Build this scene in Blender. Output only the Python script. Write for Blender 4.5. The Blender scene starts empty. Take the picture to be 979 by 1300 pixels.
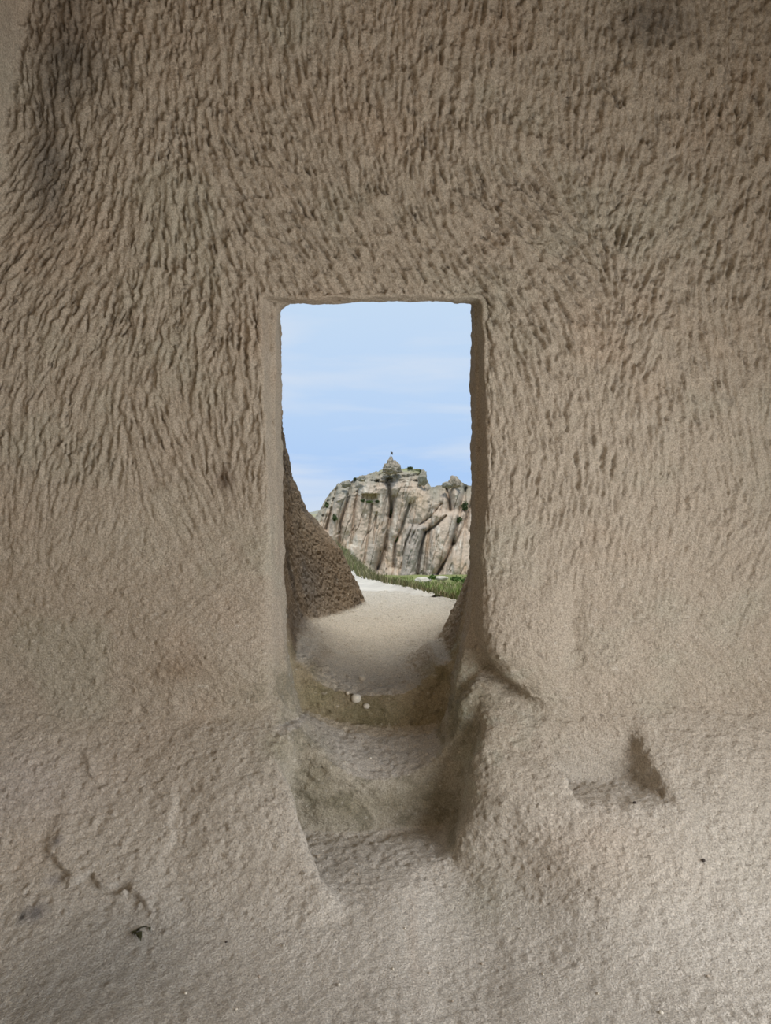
import bpy, math, time
import numpy as np

T0 = time.time()
# ------------------------------------------------------------------ camera, sky, sun, daylight, exposure
sc = bpy.context.scene
COL = sc.collection
FPX, CX, CY, CAMZ = 950.0, 489.5, 650.0, 1.5

cam = bpy.data.cameras.new('camera')
cam.sensor_fit = 'VERTICAL'
cam.sensor_height = 36.0
cam.lens = 36.0 * FPX / 1300.0
cam.clip_start, cam.clip_end = 0.05, 20000
camo = bpy.data.objects.new('camera', cam)
COL.objects.link(camo)
camo.location = (0, 0, CAMZ)
camo.rotation_euler = (math.radians(90), 0, 0)
sc.camera = camo

sc.view_settings.view_transform = 'Standard'
sc.view_settings.look = 'None'
sc.view_settings.gamma = 1.0
sc.view_settings.use_curve_mapping = False
sc.view_settings.exposure = 0.0


def nd(nt, kind, **kw):
    n = nt.nodes.new(kind)
    for k, v in kw.items():
        if k in n.inputs:
            n.inputs[k].default_value = v
        else:
            setattr(n, k, v)
    return n


world = bpy.data.worlds.new('sky')
sc.world = world
world.use_nodes = True
wt = world.node_tree
wt.nodes.clear()
w_out = nd(wt, 'ShaderNodeOutputWorld')
w_bg = nd(wt, 'ShaderNodeBackground', Strength=1.0)
w_tc = nd(wt, 'ShaderNodeTexCoord')
w_sep = nd(wt, 'ShaderNodeSeparateXYZ')
w_ramp = nd(wt, 'ShaderNodeValToRGB')
cr = w_ramp.color_ramp
cr.elements[0].position = 0.0
cr.elements[0].color = (0.62, 0.72, 0.86, 1)
cr.elements[1].position = 1.0
cr.elements[1].color = (0.56, 0.71, 0.90, 1)
e = cr.elements.new(0.045); e.color = (0.42, 0.61, 0.92, 1)
e = cr.elements.new(0.13); e.color = (0.49, 0.66, 0.91, 1)
e = cr.elements.new(0.27); e.color = (0.56, 0.71, 0.90, 1)
w_map = nd(wt, 'ShaderNodeMapping')
w_map.inputs['Scale'].default_value = (1.6, 1.6, 11.0)
w_map.inputs['Location'].default_value = (0.37, 0.0, 0.25)
w_noise = nd(wt, 'ShaderNodeTexNoise', Scale=1.9, Detail=5.0, Roughness=0.5, Distortion=0.25)
w_cr = nd(wt, 'ShaderNodeValToRGB')
w_cr.color_ramp.elements[0].position = 0.46
w_cr.color_ramp.elements[0].color = (0, 0, 0, 1)
w_cr.color_ramp.elements[1].position = 0.72
w_cr.color_ramp.elements[1].color = (1, 1, 1, 1)
w_mix = nd(wt, 'ShaderNodeMix', data_type='RGBA')
w_mix.inputs['B'].default_value = (0.66, 0.73, 0.84, 1)
w_mix.inputs[7].default_value = (0.66, 0.75, 0.88, 1)
L = wt.links.new
L(w_tc.outputs['Generated'], w_sep.inputs[0])
L(w_sep.outputs['Z'], w_ramp.inputs[0])
L(w_tc.outputs['Generated'], w_map.inputs[0])
L(w_map.outputs[0], w_noise.inputs['Vector'])
L(w_noise.outputs[0], w_cr.inputs[0])
L(w_cr.outputs[0], w_mix.inputs[0])
L(w_ramp.outputs[0], w_mix.inputs[6])
L(w_mix.outputs[2], w_bg.inputs['Color'])
L(w_bg.outputs[0], w_out.inputs[0])


def aim(o, d):
    from mathutils import Vector
    o.rotation_euler = Vector(d).to_track_quat('-Z', 'Y').to_euler()


sun = bpy.data.lights.new('veiled_sun_offscreen', 'SUN')
sun.energy = 2.6
sun.angle = math.radians(22)
sun.color = (1.0, 0.95, 0.86)
suno = bpy.data.objects.new('veiled_sun_offscreen', sun)
COL.objects.link(suno)
suno.location = (-10, -9, 15)
aim(suno, (-0.06, 0.22, -0.97))

# daylight entering through the opening in the chamber's side wall, where the photo's light comes from
RX, OY0, OY1, OZ0, OZ1 = 2.45, -1.9, 2.1, 0.2, 2.0      # side opening (in the wall x = RX)
BY = -2.6                                                # rear wall


def area(name, loc, d, sx, sy, power, color):
    l = bpy.data.lights.new(name, 'AREA')
    l.shape = 'RECTANGLE'
    l.size, l.size_y, l.energy, l.color = sx, sy, power, color
    o = bpy.data.objects.new(name, l)
    COL.objects.link(o)
    o.location = loc
    aim(o, d)
    return o


area('side_opening_right_offscreen', (RX + 0.15, (OY0 + OY1) / 2, (OZ0 + OZ1) / 2), (-1, 0, 0), OY1 - OY0, OZ1 - OZ0, 178, (1.0, 0.985, 0.97))

# ------------------------------------------------------------------ helpers
rng = np.random.default_rng(11)


def P(px, py, Y):
    """world point on the plane y = Y that the photograph shows at pixel (px, py)"""
    return np.array([(px - CX) / FPX * Y, Y, CAMZ - (py - CY) / FPX * Y])


def smin(a, b, k):
    h = np.clip(0.5 + 0.5 * (b - a) / k, 0, 1)
    return b + (a - b) * h - k * h * (1 - h)


def smax(a, b, k):
    return -smin(-a, -b, k)


def sstep(a, b, x):
    t = np.clip((x - a) / (b - a), 0, 1)
    return t * t * (3 - 2 * t)


def hash3(ix, iy, iz, seed):
    h = (ix.astype(np.uint32) * np.uint32(374761393) + iy.astype(np.uint32) * np.uint32(668265263)
         + iz.astype(np.uint32) * np.uint32(2147483647) + np.uint32(seed * 974711 + 13))
    h = (h ^ (h >> np.uint32(13))) * np.uint32(1274126177)
    h = h ^ (h >> np.uint32(16))
    return (h & np.uint32(0xFFFFFF)).astype(np.float32) / np.float32(0xFFFFFF)


def noise(p, scale, seed=0):
    """value noise in -1..1 at points p (n,3)"""
    q = np.asarray(p, np.float32) * np.float32(scale) if np.isscalar(scale) else np.asarray(p, np.float32) * np.asarray(scale, np.float32)
    i = np.floor(q).astype(np.int64)
    f = (q - i).astype(np.float32)
    f = f * f * f * (f * (f * 6 - 15) + 10)
    ix, iy, iz = i[:, 0], i[:, 1], i[:, 2]
    out = 0
    for a in (0, 1):
        wa = f[:, 0] if a else 1 - f[:, 0]
        for b in (0, 1):
            wb = f[:, 1] if b else 1 - f[:, 1]
            for c in (0, 1):
                wc = f[:, 2] if c else 1 - f[:, 2]
                out = out + wa * wb * wc * hash3(ix + a, iy + b, iz + c, seed)
    return out * 2 - 1


def fbm(p, scale, octs=4, gain=0.5, seed=0):
    s, a, n = 0, 1.0, 0
    sc_ = np.asarray(scale, np.float32)
    for o in range(octs):
        s = s + a * noise(p, sc_ if sc_.ndim else float(sc_), seed + o * 7)
        n += a
        a *= gain
        sc_ = sc_ * 2.03
    return s / n


def mesh_np(name, verts, faces, mat=None, color=None, smooth=True, parent=None):
    me = bpy.data.meshes.new(name)
    verts = np.ascontiguousarray(verts, np.float32)
    faces = np.ascontiguousarray(faces, np.int32)
    k = faces.shape[1]
    me.vertices.add(len(verts))
    me.vertices.foreach_set('co', verts.ravel())
    me.loops.add(faces.size)
    me.loops.foreach_set('vertex_index', faces.ravel())
    me.polygons.add(len(faces))
    me.polygons.foreach_set('loop_start', np.arange(0, faces.size, k, dtype=np.int32))
    me.polygons.foreach_set('loop_total', np.full(len(faces), k, np.int32))
    me.polygons.foreach_set('use_smooth', np.full(len(faces), smooth, bool))
    me.update(calc_edges=True)
    if color is not None:
        at = me.attributes.new('tint', 'FLOAT_COLOR', 'POINT')
        c4 = np.ones((len(verts), 4), np.float32)
        c4[:, :3] = np.clip(color, 0.005, 0.95)
        at.data.foreach_set('color', c4.ravel())
    if mat:
        me.materials.append(mat)
    o = bpy.data.objects.new(name, me)
    COL.objects.link(o)
    if parent:
        o.parent = parent
    return o


def tag(o, label=None, cat=None, group=None, kind=None):
    if label: o['label'] = label
    if cat: o['category'] = cat
    if group: o['group'] = group
    if kind: o['kind'] = kind
    return o


def empty(name, loc):
    o = bpy.data.objects.new(name, None)
    o.empty_display_size = 0.1
    COL.objects.link(o)
    o.location = loc
    return o


def tint_mat(name, rough=0.95, grain=60.0, grain_amt=0.16, bump=0.25, bump_d=0.004, bscale=90.0, spec=0.15):
    m = bpy.data.materials.new(name)
    m.use_nodes = True
    nt = m.node_tree
    b = nt.nodes['Principled BSDF']
    b.inputs['Roughness'].default_value = rough
    b.inputs['Specular IOR Level'].default_value = spec
    at = nd(nt, 'ShaderNodeAttribute', attribute_name='tint')
    geo = nd(nt, 'ShaderNodeNewGeometry')
    n1 = nd(nt, 'ShaderNodeTexNoise', Scale=grain, Detail=6.0, Roughness=0.7)
    mr = nd(nt, 'ShaderNodeMapRange')
    mr.inputs['From Min'].default_value = 0.25
    mr.inputs['From Max'].default_value = 0.75
    mr.inputs['To Min'].default_value = 1 - grain_amt
    mr.inputs['To Max'].default_value = 1 + grain_amt
    mul = nd(nt, 'ShaderNodeVectorMath', operation='SCALE')
    n2 = nd(nt, 'ShaderNodeTexNoise', Scale=bscale, Detail=8.0, Roughness=0.65)
    bp = nd(nt, 'ShaderNodeBump', Strength=bump, Distance=bump_d)
    K = nt.links.new
    K(geo.outputs['Position'], n1.inputs['Vector'])
    K(geo.outputs['Position'], n2.inputs['Vector'])
    K(n1.outputs[0], mr.inputs['Value'])
    K(at.outputs['Color'], mul.inputs[0])
    K(mr.outputs[0], mul.inputs['Scale'])
    K(mul.outputs[0], b.inputs['Base Color'])
    K(n2.outputs[0], bp.inputs['Height'])
    K(bp.outputs[0], b.inputs['Normal'])
    return m


M_TUFF = tint_mat('tuff', grain=150.0, grain_amt=0.55, bump=1.0, bump_d=0.010, bscale=110.0)
M_CLIFF = tint_mat('cliff_rock', grain=1.6, grain_amt=0.22, bump=0.8, bump_d=0.18, bscale=1.3)
M_EARTH = tint_mat('earth', grain=3.0, grain_amt=0.25, bump=0.5, bump_d=0.03, bscale=14.0)
M_PLANT = tint_mat('foliage', rough=0.7, grain=8.0, grain_amt=0.2, bump=0.0)
M_STONE = tint_mat('pebble_stone', grain=120.0, grain_amt=0.15, bump=0.4, bump_d=0.002, bscale=200.0)

# ------------------------------------------------------------------ the carved rock as a solid
WY = 3.2          # the chamber wall's plane
WB = 3.46         # its back at the doorway

zk = np.array([-1, .60, .72, .85, 1.0, 1.2, 1.5, 1.8, 2.2, 2.6, 3.2, 5.0])
LKN = [  # (y, x of the passage's far rock face at heights zk)
    (3.45, [-.40, -.40, -.43, -.455, -.475, -.485, -.49, -.49, -.492, -.49, -.47, -.4]),
    (4.3, [.20, -.38, -.46, -.52, -.56, -.59, -.62, -.64, -.66, -.67, -.68, -.7]),
    (5.2, [.20, -.34, -.42, -.50, -.55, -.60, -.67, -.72, -.76, -.79, -.82, -.9]),
    (6.1, [.30, -.06, -.14, -.20, -.27, -.36, -.63, -.76, -.84, -.88, -.92, -1.]),
    (6.6, [-.2, -.55, -.65, -.70, -.80, -.92, -1.1, -1.3, -1.5, -1.6, -1.7, -1.8]),
    (7.2, [-.6, -1.0, -1.1, -1.2, -1.3, -1.5, -1.8, -2.1, -2.4, -2.6, -2.8, -3.])]
RKN = [
    (3.45, [.30, .29, .31, .34, .37, .405, .405, .402, .400, .400, .40, .40]),
    (4.3, [.00, .21, .28, .35, .42, .49, .56, .60, .62, .64, .66, .68]),
    (5.2, [.20, .62, .72, .82, .95, 1.1, 1.2, 1.3, 1.4, 1.5, 1.6, 1.7]),
    (6.1, [.90, 1.3, 1.5, 1.7, 1.8, 1.9, 2.1, 2.3, 2.5, 2.6, 2.7, 2.8]),
    (7.2, [2.0, 2.4, 2.5, 2.6, 2.7, 2.8, 2.9, 3.0, 3.1, 3.2, 3.3, 3.4])]


def side(kn, y, z):
    cols = [np.interp(z, zk, k[1]) for k in kn]
    ys = [k[0] for k in kn]
    out = np.where(y <= ys[0], cols[0], cols[-1])
    for i in range(len(ys) - 1):
        t = (y - ys[i]) / (ys[i + 1] - ys[i])
        t = np.clip(t, 0, 1)
        t = t * t * (3 - 2 * t)
        out = np.where((y > ys[i]) & (y <= ys[i + 1]), cols[i] * (1 - t) + cols[i + 1] * t, out)
    return out


EY = np.array([4.6, 5.6, 6.7, 8.4, 11.5, 16.0, 24.0])                   # edge of the path towards the valley
EX = np.array([1.6, 1.0, .42, -.20, -.64, -1.3, -2.6])


def path_z(y):
    return np.interp(y, [3.0, 3.62, 4.5, 6.0, 7.0, 9.0, 14.0], [.60, .62, .69, .75, .76, .72, .78])


def wall_y(x, z):
    """depth of the chamber wall face, with its broad hollows and swellings"""
    b = WY + 0.022 * np.sin(x * 2.1 + 0.7) * np.cos(z * 1.7 + 0.4) + 0.012 * np.sin(x * 4.3 + z * 3.1)
    b = b - 0.05 * np.exp(-(((x - .58) / .22) ** 2 + ((z - .98) / .28) ** 2))      # swelling beside the doorway
    b = b - 0.03 * np.exp(-(((x + .75) / .30) ** 2 + ((z - .95) / .3) ** 2))
    b = b + 0.035 * np.exp(-(((x - .80) / .05) ** 2 + ((z - .98) / .16) ** 2))     # shallow vertical hollow
    b = b - 0.05 * sstep(1.3, 1.9, x) * 1.0                                         # wall comes forward at the side
    b = b - 0.02 * sstep(1.3, 0.7, z)
    return b


# foot of the wall: niche in the sloping base
NI_A = P(712, 1010, 2.98)
NI_B = P(838, 1015, 2.98)


def field(x, y, z):
    """<0 in rock, >0 in air"""
    yw = wall_y(x, z)
    slab = smax(yw - y, y - WB - 0.25 * sstep(0.55, 0.9, np.abs(x)) + .13 * sstep(2.2, 2.4, z) * sstep(.5, .4, np.abs(x)), 0.02)
    slab = np.where(np.abs(x) > 1.0, yw - y, slab)
    ty = np.clip((y - WY) / 0.26, 0, 1)
    xl = np.interp(z, [.45, .60, .75, 1.0, 1.4, 2.0, 2.45], [-.60, -.53, -.478, -.480, -.50, -.52, -.535]) + 0.030 * ty
    xr = np.interp(z, [.45, .62, .70, .80, .92, 1.0, 1.2, 1.6, 2.0, 2.45], [.78, .69, .62, .50, .42, .40, .405, .432, .428, .415]) - 0.022 * ty
    zt = 2.425 + 0.006 * np.sin(x * 9 + 1)
    side_cut = smax(xl - x, x - xr, 0.02)
    op = smax(side_cut, z - zt, 0.03)
    kk = 0.016 + 0.012 * (x > 0) + 0.05 * sstep(1.7, 0.8, z)
    d = smax(slab, -op, kk)
    # rock on both sides of the way out
    XL, XR = side(LKN, y, z), side(RKN, y, z)
    dl = (x - XL) * 0.85
    dr = (XR - x) * 0.85
    out = smin(dl, dr, 0.05)
    out = np.maximum(out, 3.32 - y)
    d = smin(d, out, 0.04)
    # ground of the way out: a worn gutter
    xm = 0.5 * (np.interp(y, [3.4, 4.3, 5.2, 6.1, 7.2], [-.08, -.07, .02, .2, .1]))
    g = path_z(y) + 0.16 * (np.clip(np.abs(x - xm), 0, .5) / .5) ** 2 * sstep(5.6, 4.4, y)
    g = g - .6 * np.clip(x - np.interp(y, EY, EX), 0, 2) * sstep(4.8, 5.6, y)
    gd = np.maximum(z - g, 3.60 - y)
    # sloping base of the wall
    tilt = 0.69 + 0.02 * np.sin(x * 3.0)
    s = ((z - tilt) * 0.62 - (y - WY) * 0.66) / 0.905
    s = s + 0.015 * np.sin(x * 5.1 + 1.0) * np.sin(z * 6 + x)
    s = s - 0.03 * np.exp(-(((x + .62) / .3) ** 2 + ((z - .42) / .2) ** 2))
    s = s + .13 * np.exp(-((x - .42) / .26) ** 2) * sstep(.46, .10, z)
    # base rock in front of and inside the doorway
    cap = 0.78 + 0.06 * sstep(.3, .6, x)
    s = smax(s, z - cap, 0.05)
    fl = z - (0.0 + 0.012 * np.sin(x * 2.2 + y * 1.3) + 0.02 * sstep(.4, 1.3, np.abs(x)) * sstep(1.6, 2.8, y))
    base = smin(s, fl, 0.22)
    # lowest landing
    lx = -.40 + 0.25 * sstep(3.02, 2.62, y) + .014 * np.sin(y * 19 + z * 8) + .008 * np.sin(y * 43)
    rx = .30 + .28 * (z - .25) + .012 * np.sin(z * 19 + y * 13)
    lz = 0.14 - 0.03 * sstep(3.1, 2.7, y) + 0.3 * np.clip(np.abs(x + .02) - .2, 0, 1) ** 2
    c1 = smax(smax(lx - x, x - rx, 0.04), y - (3.20 + 0.03 * np.sin(x * 7)), 0.06)
    c1 = smax(c1, lz - z, 0.05)
    base = smax(base, -c1, 0.05 + 0.14 * sstep(3.10, 2.85, y) * sstep(0.0, .2, x) + .05 * sstep(2.95, 2.7, y))
    # middle tread
    u = np.clip(np.abs(x - .01) / .29, 0, 1.3)
    q = np.clip((y - 3.12) / .46, 0, 1)
    tz = 0.33 + 0.14 * q + (0.15 - .11 * q) * u ** 2.2
    wob = .014 * np.sin(z * 23 + y * 17)
    c2 = smax(smax(-.385 - .35 * (z - .45) + wob - x, x - .245 - .40 * (z - .45) + wob, 0.05), y - (3.60 + 0.02 * np.sin(x * 9 + 2)), 0.05)
    c2 = smax(c2, tz - z, 0.025)
    base = smax(base, -c2, 0.03)
    base = np.maximum(base, y - 4.2)
    # way out above the top riser
    u = np.clip(np.abs(x + .07) / .30, 0, 1.4)
    pz = path_z(y) - 0.03 + 0.15 * u ** 2.2
    c3 = smax(smax(XL - x, x - XR, 0.05), pz - z, 0.06)
    c3 = np.maximum(c3, 3.4 - y)
    base = smax(base, -c3, 0.05)
    base = smin(base, gd, 0.05)
    d = smin(d, base, 0.035)
    # square-cut niche in the sloping base
    q = (z - 0.405) 
    c4 = smax(smax(NI_A[0] + 0.02 - x - 0.5 * (y - 2.98), x - NI_B[0] - 0.01 + .42 * (y - 2.95), 0.02), y - 3.13 - 0.06 * (x - 1.0), 0.02)
    c4 = smax(c4, 0.375 - z + 0.12 * (y - 3.0), 0.03)
    d = smax(d, -c4, 0.03)
    # side wall that meets this one
    d = smin(d, x + 1.565 + 0.10 * (3.69 - z) + 0.02 * np.sin(z * 3) - 0.25 * sstep(2.0, 0.6, z) * -1.0, 0.05)
    return d


H = 0.0122
lo = np.array([-2.05, 1.85, -0.20])
hi = np.array([2.15, 6.95, 4.15])
B = 8
nb = np.ceil((hi - lo) / (H * B)).astype(int)
n = nb * B
ax = [lo[i] + H * np.arange(n[i]) for i in range(3)]
cb = [lo[i] + H * (np.arange(nb[i]) * B + (B - 1) / 2) for i in range(3)]
bx_, by_, bz_ = np.meshgrid(*cb, indexing='ij')
dc = field(bx_.ravel(), by_.ravel(), bz_.ravel()).reshape(nb).astype(np.float32)
F = np.repeat(np.repeat(np.repeat(np.sign(dc), B, 0), B, 1), B, 2).astype(np.float32)
act = np.argwhere(np.abs(dc) < 0.17)
Fb = F.reshape(nb[0], B, nb[1], B, nb[2], B)
loc = np.stack(np.meshgrid(*[np.arange(B)] * 3, indexing='ij'), -1).reshape(-1, 3)
for k in range(0, len(act), 1500):
    a = act[k:k + 1500]
    idx = (a[:, None, :] * B + loc[None]).reshape(-1, 3)
    pts = lo + idx * H
    v = field(pts[:, 0], pts[:, 1], pts[:, 2]).astype(np.float32)
    Fb[a[:, 0], :, a[:, 1], :, a[:, 2], :] = v.reshape(-1, B, B, B)
F = F.reshape(n)
print('field', round(time.time() - T0, 1), n)

# surface nets
S = F < 0
anyc = S[:-1, :-1, :-1].copy()
allc = anyc.copy()
for a in (0, 1):
    for b in (0, 1):
        for c in (0, 1):
            if a + b + c:
                v = S[a:n[0] - 1 + a, b:n[1] - 1 + b, c:n[2] - 1 + c]
                anyc |= v
                allc &= v
actc = np.argwhere(anyc & ~allc)
cid = np.full(np.array(n) - 1, -1, np.int32)
cid[actc[:, 0], actc[:, 1], actc[:, 2]] = np.arange(len(actc))
acc = np.zeros((len(actc), 3), np.float32)
cnt = np.zeros(len(actc), np.float32)
for axis in range(3):
    o1, o2 = [q for q in range(3) if q != axis]
    for a in (0, 1):
        for b in (0, 1):
            p0 = actc.copy()
            p0[:, o1] += a
            p0[:, o2] += b
            p1 = p0.copy()
            p1[:, axis] += 1
            f0 = F[p0[:, 0], p0[:, 1], p0[:, 2]]
            f1 = F[p1[:, 0], p1[:, 1], p1[:, 2]]
            m = (f0 < 0) != (f1 < 0)
            t = np.where(m, f0 / np.where(m, f0 - f1, 1), 0)
            q = p0.astype(np.float32)
            q[:, axis] += t
            acc[m] += q[m]
            cnt[m] += 1
V = lo + H * (acc / cnt[:, None])
quads = []
for axis in range(3):
    o1, o2 = [q for q in range(3) if q != axis]
    sl0 = [slice(1, n[i] - 1) for i in range(3)]
    sl1 = list(sl0)
    sl0[axis] = slice(0, n[axis] - 1)
    sl1[axis] = slice(1, n[axis])
    s0, s1 = S[tuple(sl0)], S[tuple(sl1)]
    e_ = np.argwhere(s0 != s1)
    off = np.array([1, 1, 1])
    off[axis] = 0
    e_ = e_ + off
    flip = S[e_[:, 0], e_[:, 1], e_[:, 2]]
    d1 = np.zeros(3, int); d1[o1] = 1
    d2 = np.zeros(3, int); d2[o2] = 1
    c = [e_ - d1 - d2, e_ - d2, e_, e_ - d1]
    q = np.stack([cid[k[:, 0], k[:, 1], k[:, 2]] for k in c], 1)
    if axis == 1:
        flip = ~flip
    q[~flip] = q[~flip][:, ::-1]
    ok = (q >= 0).all(1)
    quads.append(q[ok])
Q = np.concatenate(quads)
del F, Fb, S, anyc, allc, cid
print('nets', round(time.time() - T0, 1), len(V), len(Q))

# drop what lies outside the chamber and cannot be reached by any eye: the far side away from the way out
cen = V[Q].mean(1)
keep = ~((cen[:, 1] > WY + 0.12) & (np.abs(cen[:, 0]) > 1.45) & (cen[:, 1] < 6.0))
keep &= ~((cen[:, 1] > WY + 0.2) & (cen[:, 2] > 3.4))
keep &= ~((cen[:, 0] < -1.45) & (cen[:, 1] < 2.65) & (cen[:, 2] > .15))
Q = Q[keep]


def vnormals(V, Q):
    a, b, c, d = V[Q[:, 0]], V[Q[:, 1]], V[Q[:, 2]], V[Q[:, 3]]
    fn = np.cross(c - a, d - b)
    N = np.zeros_like(V)
    for k in range(4):
        for j in range(3):
            N[:, j] += np.bincount(Q[:, k], fn[:, j], len(V))
    return N / np.maximum(np.linalg.norm(N, axis=1, keepdims=True), 1e-12)


def relax(V, Q, it):
    for _ in range(it):
        s = np.zeros_like(V)
        w = np.zeros(len(V))
        for k in range(4):
            a, b = Q[:, k], Q[:, (k + 1) % 4]
            for j in range(3):
                s[:, j] += np.bincount(a, V[b, j], len(V)) + np.bincount(b, V[a, j], len(V))
            w += np.bincount(a, minlength=len(V)) + np.bincount(b, minlength=len(V))
        m = w > 6
        V = V.copy()
        V[m] = 0.5 * V[m] + 0.5 * s[m] / w[m, None]
    return V


def subdivide(V, Q):
    E = np.stack([Q, np.roll(Q, -1, 1)], -1).reshape(-1, 2)
    E.sort(1)
    key = E[:, 0].astype(np.int64) * len(V) + E[:, 1]
    uk, inv = np.unique(key, return_inverse=True)
    mid = 0.5 * (V[uk // len(V)] + V[uk % len(V)])
    ctr = V[Q].mean(1)
    em = (inv.reshape(-1, 4) + len(V)).astype(np.int32)
    fc = (np.arange(len(Q)) + len(V) + len(uk)).astype(np.int32)
    NV = np.concatenate([V, mid, ctr])
    NQ = np.concatenate([np.stack([Q[:, k], em[:, k], fc, em[:, (k - 1) % 4]], 1) for k in range(4)])
    return NV, NQ


V = relax(V, Q, 2)
# finer pieces where the rock is near: everything this side of the top riser; the way out stays coarser
cen = V[Q].mean(1)
V, Q = subdivide(V, Q)
used = np.unique(Q)
rm = np.full(len(V), -1, np.int32)
rm[used] = np.arange(len(used))
V, Q = V[used], rm[Q]
N = vnormals(V, Q)
if N[(V[:, 1] < 3.3) & (V[:, 2] > 2)][:, 1].mean() > 0:
    Q = Q[:, ::-1].copy()
    N = -N
print('subdivided', round(time.time() - T0, 1), len(V), len(Q))

# ------------------------------------------------------------------ tool marks: thousands of pick strokes cut into the wall
AN = [(100, 100, 0), (250, 80, 0), (400, 80, 6), (550, 80, -6), (700, 80, 0), (850, 100, 6), (950, 120, 0), (60, 270, -35), (150, 250, -15),
      (60, 350, -40), (230, 270, 5), (330, 250, 35), (420, 220, 20), (350, 180, 28), (200, 350, -10), (290, 330, 28), (270, 410, -30), (322, 400, 20),
      (400, 320, 42), (480, 320, 38), (560, 330, 40), (620, 280, 50), (680, 270, 52), (720, 330, 50), (755, 370, 42), (660, 350, 36), (600, 220, 15),
      (560, 180, -5), (640, 420, 25), (700, 420, 28), (640, 520, 8), (700, 500, 5), (790, 430, -24), (810, 370, -28), (790, 300, -15), (850, 280, -28),
      (880, 380, 12), (950, 350, -12), (900, 470, 18), (950, 450, 0), (850, 550, 6), (750, 560, 0), (900, 580, 12), (930, 680, -24), (800, 650, -10),
      (50, 420, -15), (150, 450, -22), (230, 450, 5), (300, 480, 4), (100, 520, -15), (180, 560, 22), (120, 620, -22), (220, 620, 28), (30, 600, -5),
      (300, 560, 0), (650, 620, -5), (700, 680, -10), (600, 120, 0), (480, 150, 5), (760, 180, -3), (900, 220, -8)]
AP = np.array([P(a, b, WY)[[0, 2]] for a, b, _ in AN])
AA = np.radians([c for _, _, c in AN])
R0 = 0.0036
gx0, gz0 = -2.1, 0.35
gw, gh = int(4.3 / R0), int(3.85 / R0)
HM = np.zeros((gh, gw), np.float32)


def stroke(cx, cz, ang, ln, wd, dp, curve=0.0):
    half = ln * 0.5 + wd
    i0, i1 = int((cx - half - gx0) / R0), int((cx + half - gx0) / R0) + 1
    j0, j1 = int((cz - half - gz0) / R0), int((cz + half - gz0) / R0) + 1
    i0, j0, i1, j1 = max(i0, 0), max(j0, 0), min(i1, gw), min(j1, gh)
    if i1 <= i0 or j1 <= j0:
        return
    X = gx0 + (np.arange(i0, i1) + .5) * R0 - cx
    Z = gz0 + (np.arange(j0, j1) + .5) * R0 - cz
    ca, sa = math.cos(ang), math.sin(ang)
    al = (-sa * X[None, :] + ca * Z[:, None]) / (ln * .5)
    ac = (ca * X[None, :] + sa * Z[:, None]) / (wd * .5) + curve * al * al
    al2 = np.clip(np.abs(al), 0, 1)
    prof = (1 - np.clip(np.abs(ac), 0, 1) ** 2) * (1 - al2 ** 3) * (0.62 - 0.38 * np.clip(al, -1, 1))
    np.minimum(HM[j0:j1, i0:i1], -dp * prof, out=HM[j0:j1, i0:i1])


NS = 15500
sx = rng.uniform(-1.95, 1.95, NS)
sz = rng.uniform(0.72, 4.1, NS)
ww = np.exp(-(((sx[:, None] - AP[None, :, 0]) ** 2 + (sz[:, None] - AP[None, :, 1]) ** 2) / (2 * 0.14 ** 2))) + 1e-9
ang = 0.5 * np.arctan2((ww * np.sin(2 * AA)).sum(1), (ww * np.cos(2 * AA)).sum(1))
ang += rng.normal(0, 0.10, NS)
lim = np.interp(sx, [-1.7, -.6, .4, 1.7], [1.52, 1.62, 1.25, 1.30])       # below this the strokes are weathered away
fade = sstep(-0.55, 0.35, sz - lim)
rk = rng.random(NS)
amp = np.interp(sz, [1.2, 1.8, 2.4, 3.0, 4.0], [.5, .75, 1.0, 1.1, 1.15])
arc = ((np.abs(sx - .62) < .4) & (np.abs(sz - 2.62) < .35))
wv_ = 1 + .45 * fbm(np.stack([sx, 0 * sx, sz], 1), 3.5, 3, .6, 77)
for k in range(NS):
    if rng.random() > 0.25 + 0.75 * fade[k]:
        continue
    ln = (0.06 + 0.15 * rk[k] ** 1.5) * (1.35 if arc[k] else 1.0)
    wd = 0.011 + 0.015 * rng.random() ** 1.3
    dp = wv_[k] * (0.013 + 0.028 * rng.random() ** 1.5) * amp[k] * (0.12 + 0.88 * fade[k]) * (1.35 if arc[k] else 1.0)
    stroke(sx[k], sz[k], ang[k], ln, wd, dp, rng.normal(0, .18))
# narrow deep cuts left by the pick's point, following the same sweep
for k in range(0, 2600):
    if rng.random() > fade[k] * (1.0 if arc[k] else .55):
        continue
    stroke(sx[k] + .01, sz[k] - .01, ang[k], .05 + .11 * rng.random(), .009 + .006 * rng.random(), (.022 + .018 * rng.random()) * amp[k] * fade[k], rng.normal(0, .6))
# a few single deep cuts that the photo shows
for (px, py, a_, ln, wd, dp) in [(872, 268, -35, .17, .04, .035), (865, 296, 10, .05, .03, .03), (880, 300, 30, .08, .03, .022), (322, 330, 6, .34, .010, .018), (612, 105, 3, .25, .03, .02),
                                 (815, 120, 2, .45, .035, .022), (325, 108, 16, .16, .022, .02), (345, 150, 38, .2, .02, .02),
                                 (640, 632, 70, .08, .012, .014), (760, 780, 0, .06, .05, .012)]:
    c_ = P(px, py, WY)
    stroke(c_[0], c_[2], math.radians(a_), ln, wd, dp)


# crumbling between the strokes
HB, HM = HM, np.zeros_like(HM)
for k in range(9000):
    j = rng.integers(NS)
    stroke(sx[j] + rng.normal(0, .05), sz[j] + rng.normal(0, .05), ang[j] + rng.normal(0, .3), .02 + .05 * rng.random(), .010 + .012 * rng.random(), (.003 + .006 * rng.random()) * (.3 + .7 * fade[j]))
HM += HB


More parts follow.
